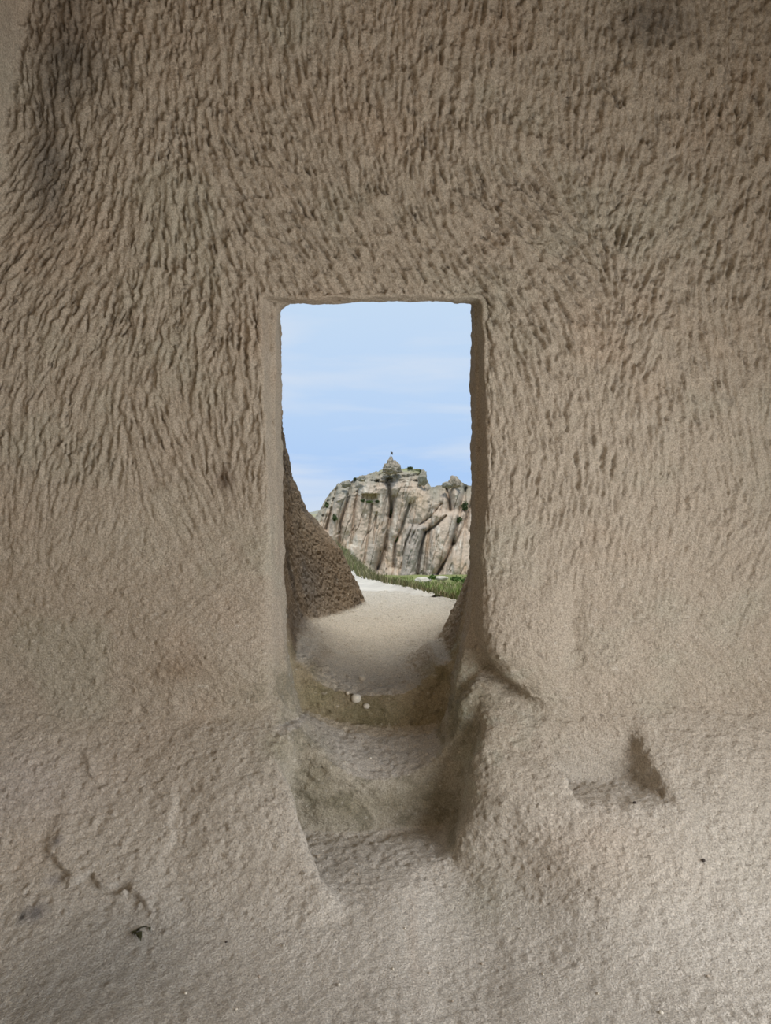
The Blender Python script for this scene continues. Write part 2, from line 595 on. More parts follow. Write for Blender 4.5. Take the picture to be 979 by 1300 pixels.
def sampleH(x, z):
    u = np.clip((x - gx0) / R0 - .5, 0, gw - 2.001)
    v = np.clip((z - gz0) / R0 - .5, 0, gh - 2.001)
    i, j = u.astype(int), v.astype(int)
    fu, fv = u - i, v - j
    return (HM[j, i] * (1 - fu) + HM[j, i + 1] * fu) * (1 - fv) + (HM[j + 1, i] * (1 - fu) + HM[j + 1, i + 1] * fu) * fv


x, y, z = V.T
wallw = sstep(0.35, 0.75, -N[:, 1]) * sstep(3.42, 3.30, y)
tool = sampleH(x + .005 * noise(V, 42.0, 15) + .003 * noise(V, 90.0, 17), z + .008 * noise(V, 36.0, 16)) * wallw
lowz = sstep(1.75, 1.0, z)                   # weathered, pitted lower part
floorw = sstep(0.16, 0.03, z) * sstep(2.95, 2.75, y)
n1 = fbm(V, 9.0, 3, .5, 1)
n2 = fbm(V, 38.0, 3, .6, 2)
pit = noise(V, 55.0, 5)
pit2 = noise(V, 26.0, 6)
outw = sstep(3.4, 3.7, y)
outc = outw * np.where(x > 0, .3, 1)
HMw = np.clip(.95 + .4 * n1 + .8 * n2, .2, 2)
disp = tool * HMw + 0.010 * n1 * (1 - .6 * floorw) + (0.0052 + 0.0012 * lowz + 0.005 * outw) * n2 * (1 - .25 * floorw)
disp -= 0.012 * np.clip(pit - 0.40, 0, 1) * (lowz + outw) * (1 - .55 * floorw)
disp -= 0.010 * np.clip(pit2 - 0.45, 0, 1) * (lowz + outw) * (1 - .55 * floorw)
disp += 0.016 * np.clip(noise(V, 44.0, 9) - 0.55, 0, 1) * lowz * (1 - .5 * floorw)
# slanting weathered ribs on the rock beside the way out
rib = noise(V @ np.array([[.1, .5, .75], [.3, .8, -.5], [1., .1, .1]]).T, (55, 14, 16), 14)
disp += 0.005 * rib * outw * sstep(.3, .6, np.abs(N[:, 0]) + .2)
# cracked ledge in the sloping base
ck = np.array([P(70, 1062, 2.86), P(100, 1092, 2.84), P(140, 1100, 2.83), P(180, 1112, 2.8), P(212, 1130, 2.78)])
kx = ck[:, 0]
zc = np.interp(x, kx, ck[:, 2]) + .016 * noise(V, 16.0, 90) + .008 * noise(V, 45.0, 91)
inck = sstep(kx[0] - .03, kx[0] + .05, x) * sstep(kx[-1] + .10, kx[-1] - .1, x) * sstep(2.5, 2.6, y) * sstep(3.3, 3.2, y)
disp += 0.024 * inck * sstep(-.002, .005, z - zc) * sstep(.20, .02, z - zc)
# a second, shorter flake above it and a shallow hollow beside the steps
fk = P(108, 978, 2.98)
disp += 0.012 * np.exp(-((x - fk[0]) / .06) ** 2) * sstep(-.003, .004, z - fk[2] + .9 * (x - fk[0]) + .02 * noise(V, 18.0, 92)) * sstep(.1, .0, z - fk[2]) * sstep(3.3, 3.2, y)
hl = P(222, 1035, 2.9)
disp -= 0.022 * sstep(-.02, .03, x - hl[0] + .05 * n1) * np.exp(-((np.maximum(x - hl[0], 0)) / .16) ** 2 - ((z - hl[2]) / .12) ** 2) * sstep(3.3, 3.2, y)
stp = sstep(-.5, -.42, x) * sstep(.42, .34, x) * sstep(2.9, 3.1, y) * sstep(3.85, 3.65, y) * sstep(.8, .7, z)
disp += stp * (.007 * fbm(V, 15.0, 3, .6, 95) - .007 * np.clip(noise(V, 30.0, 96), 0, 1))
D = V + N * disp[:, None]

# ------------------------------------------------------------------ colour of the rock itself


def hit(px, py):
    """first rock point along the photograph's ray"""
    d = np.array([(px - CX) / FPX, 1.0, -(py - CY) / FPX])
    t = np.arange(1.7, 9.0, .004)
    p = np.array([0, 0, CAMZ]) + t[:, None] * d
    f = field(p[:, 0], p[:, 1], p[:, 2])
    k = np.argmax(f < 0)
    return p[k]


C = np.zeros((len(V), 3)) + np.array([.445, .375, .288])
c1 = fbm(V, 2.2, 4, .55, 31)
c2 = fbm(V, 7.0, 3, .6, 32)


def blend(w, col):
    global C
    w = np.clip(w, 0, 1)[:, None]
    C = C * (1 - w) + np.array(col) * w


blend(.55 * sstep(.05, .5, c1), (.425, .395, .305))
blend(.5 * sstep(.1, .6, -c1), (.46, .35, .25))
blend(.35 * sstep(.1, .6, c2), (.52, .45, .36))
dust = sstep(.75, .25, z) * sstep(3.5, 3.3, y)
blend(.75 * dust, (.53, .485, .415))
blend(.8 * floorw, (.53, .50, .445))
up = sstep(.6, .95, N[:, 2])
blend(.6 * up * sstep(3.9, 3.4, y), (.56, .51, .44))
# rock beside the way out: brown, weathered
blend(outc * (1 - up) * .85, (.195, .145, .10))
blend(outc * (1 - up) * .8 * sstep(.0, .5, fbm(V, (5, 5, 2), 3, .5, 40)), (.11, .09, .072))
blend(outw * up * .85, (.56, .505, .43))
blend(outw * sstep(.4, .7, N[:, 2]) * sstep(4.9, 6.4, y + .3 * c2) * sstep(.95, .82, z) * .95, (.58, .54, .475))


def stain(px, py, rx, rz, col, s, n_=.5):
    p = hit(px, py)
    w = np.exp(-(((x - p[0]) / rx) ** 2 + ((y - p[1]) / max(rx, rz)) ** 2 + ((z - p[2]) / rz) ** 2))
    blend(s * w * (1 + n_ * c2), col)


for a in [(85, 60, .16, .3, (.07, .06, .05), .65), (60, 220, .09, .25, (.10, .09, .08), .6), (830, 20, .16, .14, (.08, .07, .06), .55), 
          
          (285, 608, .045, .05, (.16, .11, .07), .8), (235, 850, .13, .045, (.30, .22, .14), .75), (160, 680, .3, .12, (.47, .42, .33), .4),
          
          (580, 900, .09, .13, (.22, .22, .15), .85), (545, 1010, .1, .1, (.26, .225, .15), .8), (400, 1000, .09, .12, (.29, .25, .165), .8),
          (350, 945, .06, .05, (.34, .31, .22), .7), (400, 885, .09, .07, (.28, .255, .165), .7), (480, 905, .2, .05, (.30, .265, .175), .7), 
          (595, 960, .07, .09, (.36, .36, .27), .6), (440, 1025, .12, .07, (.29, .25, .165), .8), (500, 1020, .12, .06, (.28, .24, .16), .8), (370, 860, .08, .12, (.3, .26, .19), .6),
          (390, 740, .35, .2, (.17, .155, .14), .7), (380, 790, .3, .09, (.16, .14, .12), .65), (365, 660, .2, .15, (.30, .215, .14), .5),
          
          (30, 1000, .25, .12, (.52, .46, .42), .6), (40, 1080, .12, .12, (.56, .48, .39), .6),
          (45, 1160, .035, .03, (.16, .15, .16), .8), (28, 1165, .012, .025, (.10, .10, .11), .9), (75, 1072, .02, .02, (.17, .16, .17), .7), (70, 1118, .03, .014, (.25, .24, .25), .6),
          (140, 1225, .33, .16, (.36, .345, .31), .9, .1), (60, 1280, .25, .2, (.37, .355, .32), .8, .1), (620, 1140, .12, .1, (.45, .44, .35), .4), (760, 1080, .25, .12, (.5, .41, .32), .6),
          (525, 1200, .02, .25, (.44, .37, .3), .5)]:
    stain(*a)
# ochre nodules and dark specks scattered in the tuff
blend(.6 * sstep(.76, .88, noise(V, 70.0, 50)) * (.25 + .75 * lowz) * (1 - .6 * floorw), (.24, .2, .155))
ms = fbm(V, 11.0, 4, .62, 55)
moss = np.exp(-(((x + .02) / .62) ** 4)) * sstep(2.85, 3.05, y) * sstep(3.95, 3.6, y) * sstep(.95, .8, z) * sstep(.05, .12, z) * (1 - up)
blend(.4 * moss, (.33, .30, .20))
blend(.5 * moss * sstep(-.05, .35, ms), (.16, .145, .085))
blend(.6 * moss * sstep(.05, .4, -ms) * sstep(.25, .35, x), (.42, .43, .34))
blend(.5 * lowz * sstep(.74, .86, noise(V, 60.0, 51)), (.64, .59, .50))
lum = (C @ np.array([.3, .6, .1]))[:, None]
keepw = np.where(outw > .3, 1.15, .82)[:, None]
C = lum + (C - lum) * keepw
C[:, :] *= 1.04
print('shaped', round(time.time() - T0, 1))

# ------------------------------------------------------------------ the rock, split into the pieces of the place
cen = V[Q].mean(1)
fx, fy, fz = cen.T
fnz = N[Q].mean(1)
cls = np.zeros(len(Q), int)                                        # 0 chamber wall
cls[fx < -1.50 - .10 * (3.69 - fz)] = 1                            # side wall
slope_s = ((fz - .69) * .62 - (fy - WY) * .66) / .905
cls[(fy < 2.75) & (fz < .13) & (fx > -1.75)] = 2                   # floor
cls[(fy > 3.66)] = 3
stx = (fx > -.40) & (fx < .34)
cls[stx & (fy > 2.72) & (fy < 3.11) & (fz < .30) & (fnz[:, 2] > .5)] = 4
cls[stx & (fy >= 3.11) & (fy < 3.53) & (fz < .56)] = 5
cls[stx & (fy >= 3.53) & (fy <= 3.66) & (fz < .76)] = 6
ground = (fy > 3.66) & (fnz[:, 2] > .72)
cls[ground] = 7
cls[(fy > 3.66) & ~ground & (fx > np.interp(fy, [3.6, 6.1, 7], [0, .2, .2]))] = 8


def piece(k, name, parent=None):
    q = Q[cls == k]
    u = np.unique(q)
    rm = np.full(len(V), -1, np.int32)
    rm[u] = np.arange(len(u))
    return mesh_np(name, D[u], rm[q], M_TUFF, C[u], True, parent)


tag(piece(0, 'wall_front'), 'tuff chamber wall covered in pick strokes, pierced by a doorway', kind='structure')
tag(piece(1, 'wall_left'), 'smooth side wall of the rock chamber', kind='structure')
tag(piece(2, 'floor'), 'dusty pale rock floor of the chamber', kind='structure')
tag(piece(7, 'path'), 'worn pale rock path leading out of the doorway', kind='structure')
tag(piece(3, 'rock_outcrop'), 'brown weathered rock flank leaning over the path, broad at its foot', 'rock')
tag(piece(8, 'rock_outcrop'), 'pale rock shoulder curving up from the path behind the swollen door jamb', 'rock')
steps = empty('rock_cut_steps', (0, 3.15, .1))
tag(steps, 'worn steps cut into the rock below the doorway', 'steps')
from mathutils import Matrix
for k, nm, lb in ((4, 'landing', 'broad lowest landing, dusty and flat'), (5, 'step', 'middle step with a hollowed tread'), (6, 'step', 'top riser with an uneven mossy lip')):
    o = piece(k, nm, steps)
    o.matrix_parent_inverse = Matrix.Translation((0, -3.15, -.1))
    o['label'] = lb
print('rock', round(time.time() - T0, 1), len(Q) * 2, 'tris')


def near_ray(px, py):
    """point of the finished rock surface on the photograph's ray"""
    p = hit(px, py)
    m = np.abs(D - p).max(1) < .06
    d = np.array([(px - CX) / FPX, 1.0, -(py - CY) / FPX])
    d /= np.linalg.norm(d)
    R = D[m] - np.array([0, 0, CAMZ])
    t = R @ d
    off = np.linalg.norm(R - t[:, None] * d, axis=1)
    k = np.argmin(off + .2 * np.maximum(t - t[off < .01].min() if (off < .01).any() else 0, 0))
    return D[m][k], N[m][k]


# ------------------------------------------------------------------ the rest of the chamber
def grid_sheet(o0, u, v, nu, nv, rough, seed, col):
    o0, u, v = map(np.array, (o0, u, v))
    a, b = np.meshgrid(np.linspace(0, 1, nu), np.linspace(0, 1, nv), indexing='ij')
    p = o0 + a.reshape(-1, 1) * u + b.reshape(-1, 1) * v
    nn = np.cross(u, v) / np.linalg.norm(np.cross(u, v))
    p = p + nn * (rough * fbm(p, 3.0, 4, .55, seed))[:, None]
    i = np.arange((nu - 1) * (nv - 1))
    i = i // (nv - 1) * nv + i % (nv - 1)
    f = np.stack([i, i + nv, i + nv + 1, i + 1], 1)
    c = np.array(col) * (1 + .15 * fbm(p, 4.0, 3, .5, seed + 3))[:, None]
    return p, f, c


def sheets(name, lst, label):
    ps, fs, cs, k = [], [], [], 0
    for s_ in lst:
        p, f, c = grid_sheet(*s_)
        ps.append(p); fs.append(f + k); cs.append(c)
        k += len(p)
    return tag(mesh_np(name, np.concatenate(ps), np.concatenate(fs), M_TUFF, np.concatenate(cs)), label, kind='structure')


WC = (.46, .38, .29)
CZ = 4.05
sheets('ceiling', [((-2.6, -3.0, CZ), (5.6, 0, 0), (0, 6.6, 0), 80, 90, .05, 61, WC)], 'flat rock vault of the chamber')
sheets('floor', [((-2.7, -3.0, -.035), (5.6, 0, 0), (0, 4.95, 0), 70, 60, .01, 62, (.545, .50, .425))], 'dusty pale rock floor of the chamber, nearer half')
sheets('wall_left', [((-2.17, 2.75, -.2), (0, -5.8, 0), (.63, 0, 4.4), 70, 60, .05, 63, WC)], 'side wall of the rock chamber')
sheets('wall_right', [((RX, OY1, -.2), (0, 1.9, 0), (0, 0, 4.4), 30, 60, .04, 64, WC),
                      ((RX, OY0, OZ1), (0, OY1 - OY0, 0), (0, 0, 4.2 - OZ1), 50, 40, .04, 65, WC),
                      ((RX, BY - .4, -.2), (0, OY0 - BY + .4, 0), (0, 0, 4.4), 30, 60, .04, 66, WC),
                      ((RX, OY1, OZ0), (.4, 0, 0), (0, 0, OZ1 - OZ0), 10, 30, .02, 67, WC),
                      ((RX, OY0, -.2), (0, OY1 - OY0, 0), (0, 0, OZ0 + .2), 50, 16, .03, 72, WC)], 'side wall of the rock chamber with a wide opening')
sheets('wall_back', [((-2.7, BY, -.2), (RX + 3.0, 0, 0), (0, 0, 4.4), 90, 60, .04, 68, WC)], 'rear wall of the rock chamber')
# the wall goes on beyond the finely worked part, up to the vault and the side opening
sheets('wall_front', [((2.08, WY - .03, -.2), (.5, 0, 0), (0, 0, 4.4), 12, 60, .01, 71, WC)], 'far end of the chamber wall')

# ------------------------------------------------------------------ outside: ground, verge, meadow
def heightfield(xs, ys, fz_):
    a, b = np.meshgrid(xs, ys, indexing='ij')
    p = np.stack([a.ravel(), b.ravel(), np.zeros(a.size)], 1)
    p[:, 2] = fz_(p[:, 0], p[:, 1])
    nu, nv = len(xs), len(ys)
    i = np.arange((nu - 1) * (nv - 1))
    i = i // (nv - 1) * nv + i % (nv - 1)
    return p, np.stack([i, i + nv, i + nv + 1, i + 1], 1)




def edge_x(y_):
    return np.interp(y_, EY, EX)


def outer_path(x_, y_):
    zz = path_z(y_) - .012
    d = x_ - edge_x(y_)
    p3 = np.stack([x_, y_, 0 * x_], 1)
    return zz + .012 * fbm(p3, 4.0, 3, .5, 80) * 1.0 - np.clip(d + .05, 0, 9) * .75 + .10 * np.exp(-((d - .10) / .16) ** 2) + .15 * sstep(-.9, -3.0, d)


p, f = heightfield(np.linspace(-5, 2.2, 240), np.linspace(6.55, 26, 300), outer_path)
p[:, 2] += .004 * fbm(p, 22.0, 2, .5, 81)
d = p[:, 0] - edge_x(p[:, 1])
gcol = np.array([.58, .54, .475]) * (1 + .12 * fbm(p, 5.0, 3, .6, 82))[:, None]
wv = sstep(-.02, .08, d + .08 * fbm(p, 6.0, 2, .5, 83))[:, None]
gcol = gcol * (1 - wv) + np.array([.20, .20, .085]) * wv
tag(mesh_np('path', p, f, M_EARTH, gcol), 'pale dusty footpath bending away along a grassy bank', kind='structure')


def meadow_z(x_, y_):
    p3 = np.stack([x_, y_, 0 * x_], 1)
    return .50 - .0767 * y_ + .35 * fbm(p3, .12, 3, .5, 85) * sstep(10, 30, y_) - .5 * sstep(12, 7, y_) + .02 * np.clip(x_ - 3, 0, 40) - .03 * np.clip(-x_ - 3, 0, 40)


p, f = heightfield(np.linspace(-45, 55, 260), np.concatenate([np.linspace(6.8, 40, 200), np.linspace(41, 135, 120)]), meadow_z)
gcol = np.array([.21, .225, .085]) * (1 + .25 * fbm(p, .8, 3, .6, 86))[:, None]
wv = sstep(.1, .5, fbm(p, .35, 3, .6, 87))[:, None] * .7
gcol = gcol * (1 - wv) + np.array([.33, .29, .15]) * wv
tag(mesh_np('ground', p, f, M_EARTH, gcol), 'green meadow slope between the path and the cliff', kind='structure')
p, f = heightfield(np.linspace(-6000, 6000, 30), np.concatenate([np.linspace(-60, 130, 6), np.linspace(400, 7000, 20)]), lambda a, b: 0 * a - 11.0)
tag(mesh_np('ground', p, f, M_EARTH, np.zeros((len(p), 3)) + np.array([.33, .31, .19])), 'plain stretching away below the cliffs', kind='structure')


def blades(name, base, hgt, wid, lean, col, label, mat=M_PLANT, parent=None):
    nbl = len(base)
    a = rng.uniform(0, 2 * math.pi, nbl)
    u = np.stack([np.cos(a), np.sin(a), 0 * a], 1) * wid[:, None]
    b = rng.uniform(0, 2 * math.pi, nbl)
    l1 = np.stack([np.cos(b), np.sin(b), 0 * b], 1) * (lean * hgt)[:, None]
    up_ = np.array([0, 0, 1.0])
    v0, v1 = base - u, base + u
    m0 = base - u * .7 + l1 * .3 + up_ * (hgt * .55)[:, None]
    m1 = base + u * .7 + l1 * .3 + up_ * (hgt * .55)[:, None]
    t = base + l1 + up_ * hgt[:, None]
    vs = np.stack([v0, v1, m1, m0, t], 1).reshape(-1, 3)
    k = np.arange(nbl)[:, None] * 5
    tri = np.concatenate([k + np.array([[0, 1, 2]]), k + np.array([[0, 2, 3]]), k + np.array([[3, 2, 4]])])
    cc = np.repeat(col, 5, 0)
    o = mesh_np(name, vs, tri, mat, cc, False, parent)
    if label:
        tag(o, label, 'grass', kind='stuff')
    return o


# verge grass along the path's edge
nb_ = 9000
by = 5.3 + 10.4 * rng.random(nb_) ** 1.35
bo = rng.normal(.16, .12, nb_).clip(-.06, .5)
bxx = edge_x(by) + bo
clear_ = (by > 6.56) | (bxx < side(RKN, by, np.full_like(by, .72)) - .06)
bxx, by = bxx[clear_], by[clear_]
nb_ = len(by)
base = np.stack([bxx, by, outer_path(bxx, by) - .01], 1)
hg = rng.uniform(.05, .13, nb_) * np.interp(by, [5, 6, 7, 9, 14], [.2, .35, .7, 1.2, 1.7])
col = np.where(rng.random((nb_, 1)) < .45, np.array([[.30, .265, .15]]), np.array([[.165, .175, .075]])) * rng.uniform(.7, 1.25, (nb_, 1))
blades('grass', base, hg, np.full(nb_, .006), rng.uniform(.1, .6, nb_), col, 'strip of dry and green grass along the path edge')
# meadow grass
nb_ = 9000
by = 14 + 60 * rng.random(nb_) ** 1.4
bxx = by * rng.uniform(-.05, .2, nb_)
far_ = (np.abs(bxx / by * FPX + CX - 549) > 24) | (by < 50)
bxx, by = bxx[far_], by[far_]
nb_ = len(by)
base = np.stack([bxx, by, meadow_z(bxx, by) - .03], 1)
col = np.where(rng.random((nb_, 1)) < .25, np.array([[.34, .30, .16]]), np.array([[.20, .235, .075]])) * rng.uniform(.75, 1.25, (nb_, 1))
blades('grass', base, rng.uniform(.15, .4, nb_), np.full(nb_, .04), rng.uniform(.1, .6, nb_), col, 'green meadow grass below the cliff')

# ------------------------------------------------------------------ the cliff
CYD = 110.0
SIL = np.array([(250, 715), (300, 703), (350, 690), (380, 676), (396, 662), (402, 654), (410, 640), (417, 628), (428, 615), (435, 611), (448, 610.5), (456, 604.5), (462, 603.5), (475, 599.5),
                (487, 595.5), (508, 594.5), (520, 594.5), (530, 595), (536, 597), (541, 604), (544, 613), (546.5, 618), (560, 616), (568, 612.5), (573, 607), (577, 603.5), (580, 604), (584, 609), (589, 614),
                (594, 616.5), (602, 616), (640, 610), (680, 616), (720, 632), (760, 655), (800, 690), (840, 715)], float)
CR = [  # cracks of the face: pixel course, half width, depth in metres
    ([(447, 612), (440, 640), (432, 665), (430, 700)], 1.6, 2.2), ([(455, 622), (450, 645), (446, 690)], 1.2, 1.3), ([(428, 620), (420, 650), (414, 672)], 1.6, 2.0), ([(416, 636), (408, 662)], 1.5, 1.6),
    ([(494, 616), (497, 650), (488, 700), (480, 722)], 2.0, 2.6), ([(500, 632), (495, 655)], 2.5, 2.2), ([(472, 640), (466, 690), (462, 715)], 1.2, 1.0), ([(520, 640), (510, 672), (502, 690), (500, 720)], 1.7, 2.2),
    ([(540, 676), (536, 690), (532, 712), (529, 735)], 1.5, 2.6), ([(541, 675), (552, 668), (566, 655)], 1.4, 1.6), ([(524, 668), (515, 690), (509, 722)], 1.2, 1.4), ([(567, 621), (571, 635), (572, 648)], 1.3, 2.2),
    ([(591, 620), (587, 640), (580, 668), (575, 690)], 2.4, 2.4), ([(575, 690), (566, 712), (555, 730)], 1.4, 1.6), ([(598, 640), (588, 670), (572, 700), (556, 728)], 1.3, 1.2), ([(535, 598), (531, 604), (536, 612), (538, 620)], 1.6, 2.0),
    ([(494, 596), (497, 604), (490, 612)], 1.4, 1.2), ([(470, 610), (490, 613), (515, 609), (535, 612)], 1.0, 1.0), ([(483, 700), (478, 726)], 1.0, 1.0), ([(620, 616), (612, 660), (604, 720)], 2, 2.4), ([(660, 616), (655, 700)], 2, 2), ([(700, 640), (690, 720)], 2, 2),
    ([(560, 640), (548, 655), (530, 668), (520, 690)], 1.0, .9), ([(477, 655), (474, 690)], 1.0, .8), ([(390, 668), (384, 700)], 1.6, 1.6)]


def cliff_depth(px, py):
    """metres the face stands back (+) or forward (-) of its mean surface"""
    sh = px.shape
    pxr, pyr = px.ravel(), py.ravel()
    d_ = np.zeros_like(pxr)
    for pl, hw, dp in CR:
        pl = np.array(pl, float)
        best = np.full_like(pxr, 1e9)
        for a, b in zip(pl[:-1], pl[1:]):
            ab = b - a
            t = np.clip(((pxr - a[0]) * ab[0] + (pyr - a[1]) * ab[1]) / (ab @ ab), 0, 1)
            best = np.minimum(best, np.hypot(pxr - a[0] - t * ab[0], pyr - a[1] - t * ab[1]))
        d_ += .6 * dp * np.exp(-(best / hw) ** 2) + .5 * dp * np.exp(-(best / (hw * 4)) ** 2)
    p3 = np.stack([pxr * .1158, pyr * .1158, 0 * pxr], 1)
    d_ -= 1.1 * fbm(p3, (.55, .12, 1), 3, .5, 101)
    rid = 1 - np.abs(fbm(p3 + np.stack([pyr * .03, 0 * pyr, 0 * pyr], 1), (.9, .16, 1), 3, .5, 102))
    d_ += .35 * sstep(.86, 1.0, rid)
    d_ += .22 * fbm(p3, 1.3, 3, .6, 103)
    # rounded slab, overhang with a hollow below it, cone at the side
    d_ -= 2.2 * np.clip(1 - ((pxr - 525 - (700 - pyr) * .12) / 16) ** 2, 0, 1) ** .5 * sstep(664, 672, pyr) * 1.0
    d_ -= 2.0 * np.clip(1 - ((pxr - 566 - (690 - pyr) * .1) / 22) ** 2, 0, 1) ** .5 * sstep(646, 655, pyr)
    d_ -= 3.0 * np.clip(1 - ((pxr - 596) / 34) ** 2, 0, 1) * sstep(640, 735, pyr)
    wob = 2.5 * noise(p3, 1.1, 140)
    d_ += .9 * sstep(458, 463, pxr + wob) * sstep(481, 476, pxr + wob) * sstep(626, 628, pyr + .4 * wob) * sstep(638, 631, pyr + wob)
    d_ -= .6 * sstep(456, 462, pxr) * sstep(484, 478, pxr) * sstep(615, 620, pyr) * sstep(628, 626.5, pyr)
    tz_ = sstep(34, 10, pyr - np.interp(pxr, SIL[:, 0], SIL[:, 1])) * sstep(560, 545, pxr)
    d_ -= tz_ * (1.3 * np.abs(fbm(p3, (.55, .9, 1), 3, .5, 131)) + .8 * fbm(p3, (1.1, 1.7, 1), 3, .6, 132))
    # strata at the top
    wq = 5 * fbm(p3, .5, 3, .6, 150)
    d_ += .4 * (np.abs(((pyr + wq + .12 * (pxr - 480)) / 6.5) % 1 - .5) * 2) ** 2 * sstep(628, 612, pyr) * sstep(430, 470, pxr) * sstep(560, 540, pxr)
    return d_.reshape(sh)


us = np.concatenate([np.arange(250, 380, 3.0), np.arange(380, 612, .55), np.arange(612, 842, 2.5)])
top = np.interp(us, SIL[:, 0], SIL[:, 1])
top = top + .9 * noise(np.stack([us, 0 * us, 0 * us], 1), .35, 110) * ((us > 380) & (us < 612)) + .5 * noise(np.stack([us, 0 * us, 0 * us], 1), .9, 111)
NV_ = 300
vv = np.linspace(0, 1, NV_)
PX = np.repeat(us[:, None], NV_, 1)
PY = 762 + (top[:, None] - 762) * vv[None, :]
dep = cliff_depth(PX, PY)
S0 = CYD / FPX
Zw = CAMZ - (PY - CY) * S0
Xw = (PX - CX) * S0
zb = Zw[:, :1]
lean = .30 * (Zw - zb)
brow = 4.0 * sstep(.80, 1.0, vv[None, :]) ** 2
Yw = CYD + dep * (1 - .6 * sstep(.93, 1, vv[None, :])) + lean + brow - 3
face = np.stack([Xw * Yw / CYD, Yw, CAMZ + (Zw - CAMZ) * Yw / CYD], -1)
back = []
for k, (dy, fz_) in enumerate([(2, .985), (5, .96), (10, .9), (18, .7), (26, .3), (30, -.1)]):
    b = face[:, -1].copy()
    b[:, 1] += dy
    b[:, 2] = zb[:, 0] + (b[:, 2] - zb[:, 0]) * fz_
    back.append(b)
ALLc = np.concatenate([face, np.stack(back, 1)], 1)
nu, nv = ALLc.shape[:2]
p = ALLc.reshape(-1, 3)
i = np.arange((nu - 1) * (nv - 1))
i = i // (nv - 1) * nv + i % (nv - 1)
f = np.stack([i, i + nv, i + nv + 1, i + 1], 1)
PXf = np.concatenate([PX, np.repeat(us[:, None], 6, 1)], 1).ravel()
PYf = np.concatenate([PY, np.repeat(top[:, None], 6, 1)], 1).ravel()
base_p = np.stack([PXf * .1158, PYf * .1158, 0 * PXf], 1)


def cliff_color(bp, pxf, pyf, topd):
    c = np.zeros((len(bp), 3)) + np.array([.50, .40, .31])

    def mixc(c, w, col):
        w = np.clip(w, 0, 1)[:, None]
        return c * (1 - w) + np.array(col) * w
    c = mixc(c, .8 * sstep(.05, .5, fbm(bp, (.5, .14, 1), 4, .6, 121)), (.56, .475, .39))
    c = mixc(c, .8 * sstep(.1, .5, fbm(bp, (.9, .22, 1), 4, .6, 122)), (.39, .34, .285))
    c = mixc(c, .7 * sstep(.25, .55, fbm(bp, (1.6, .5, 1), 3, .6, 123)), (.64, .58, .49))
    c = mixc(c, .5 * sstep(.15, .5, fbm(bp, (.4, .3, 1), 3, .6, 124)), (.45, .33, .22))
    c = mixc(c, .75 * sstep(26, 6, topd + 9 * fbm(bp, 1.0, 3, .6, 125)), (.27, .255, .20))
    c = mixc(c, .7 * sstep(8, 1, topd + 5 * fbm(bp, .8, 3, .6, 126)) * sstep(470, 500, pxf) * sstep(545, 535, pxf), (.26, .28, .12))
    g = np.clip(1 - ((pxf - 525 - (700 - pyf) * .12) / 15) ** 2, 0, 1) * sstep(664, 672, pyf)
    c = mixc(c, .7 * sstep(.1, .4, g), (.345, .31, .27))
    c = mixc(c, .8 * sstep(458, 464, pxf) * sstep(482, 476, pxf) * sstep(626, 629, pyf) * sstep(637, 632, pyf), (.50, .38, .20))
    c = mixc(c, .5 * np.exp(-(((pxf - 530) / 14) ** 2 + ((pyf - 635) / 12) ** 2)), (.50, .38, .25))
    return c


ccol = cliff_color(base_p, PXf, PYf, PYf - np.repeat(top, nv))
cliff = empty('cliff', (0, CYD, -7))
tag(cliff, 'tall pale tuff cliff with vertical cracks and a lichened crest, beyond the meadow', 'cliff')
cb_ = mesh_np('cliff_face', p, f, M_CLIFF, ccol, True, cliff)
cb_.matrix_parent_inverse = Matrix.Translation((0, -CYD, 7))


def boulder(name, c, r, seed, col, mat, nseg=28, rough=.25, parent=None, sharp=1.0, flatten=0.0):
    """rough solid stone; r = (rx, ry, rz)"""
    th = np.linspace(0, math.pi, nseg // 2 + 1)
    ph = np.linspace(0, 2 * math.pi, nseg, endpoint=False)
    a, b = np.meshgrid(th, ph, indexing='ij')
    q = np.stack([np.sin(a) * np.cos(b), np.sin(a) * np.sin(b), np.cos(a)], -1).reshape(-1, 3)
    dd = 1 + rough * fbm(q + seed, 1.6, 5, .62, seed) - rough * .35 * np.abs(fbm(q + seed, 2.6, 3, .5, seed + 1))
    dd = dd[:, None]
    q2 = q * dd
    q2[:, :2] *= (1 - .5 * (sharp - 1) * np.clip(q2[:, 2:3], -1, 1))
    v = q2 * np.array(r)
    if flatten:
        v[:, 2] = np.maximum(v[:, 2], -flatten * r[2])
    v = v + np.array(c)
    m_, n_ = a.shape
    ff = []
    ii = np.arange((m_ - 1) * n_)
    r_, c_ = ii // n_, ii % n_
    ff = np.stack([r_ * n_ + c_, (r_ + 1) * n_ + c_, (r_ + 1) * n_ + (c_ + 1) % n_, r_ * n_ + (c_ + 1) % n_], 1)
    cc = np.array(col) * (1 + .22 * fbm(q, 3.0, 3, .6, seed + 2))[:, None]
    return mesh_np(name, v, ff, mat, cc, True, parent)


def cpos(px, py, back_=0.0):
    return P(px, py, CYD) + np.array([0, back_, 0])


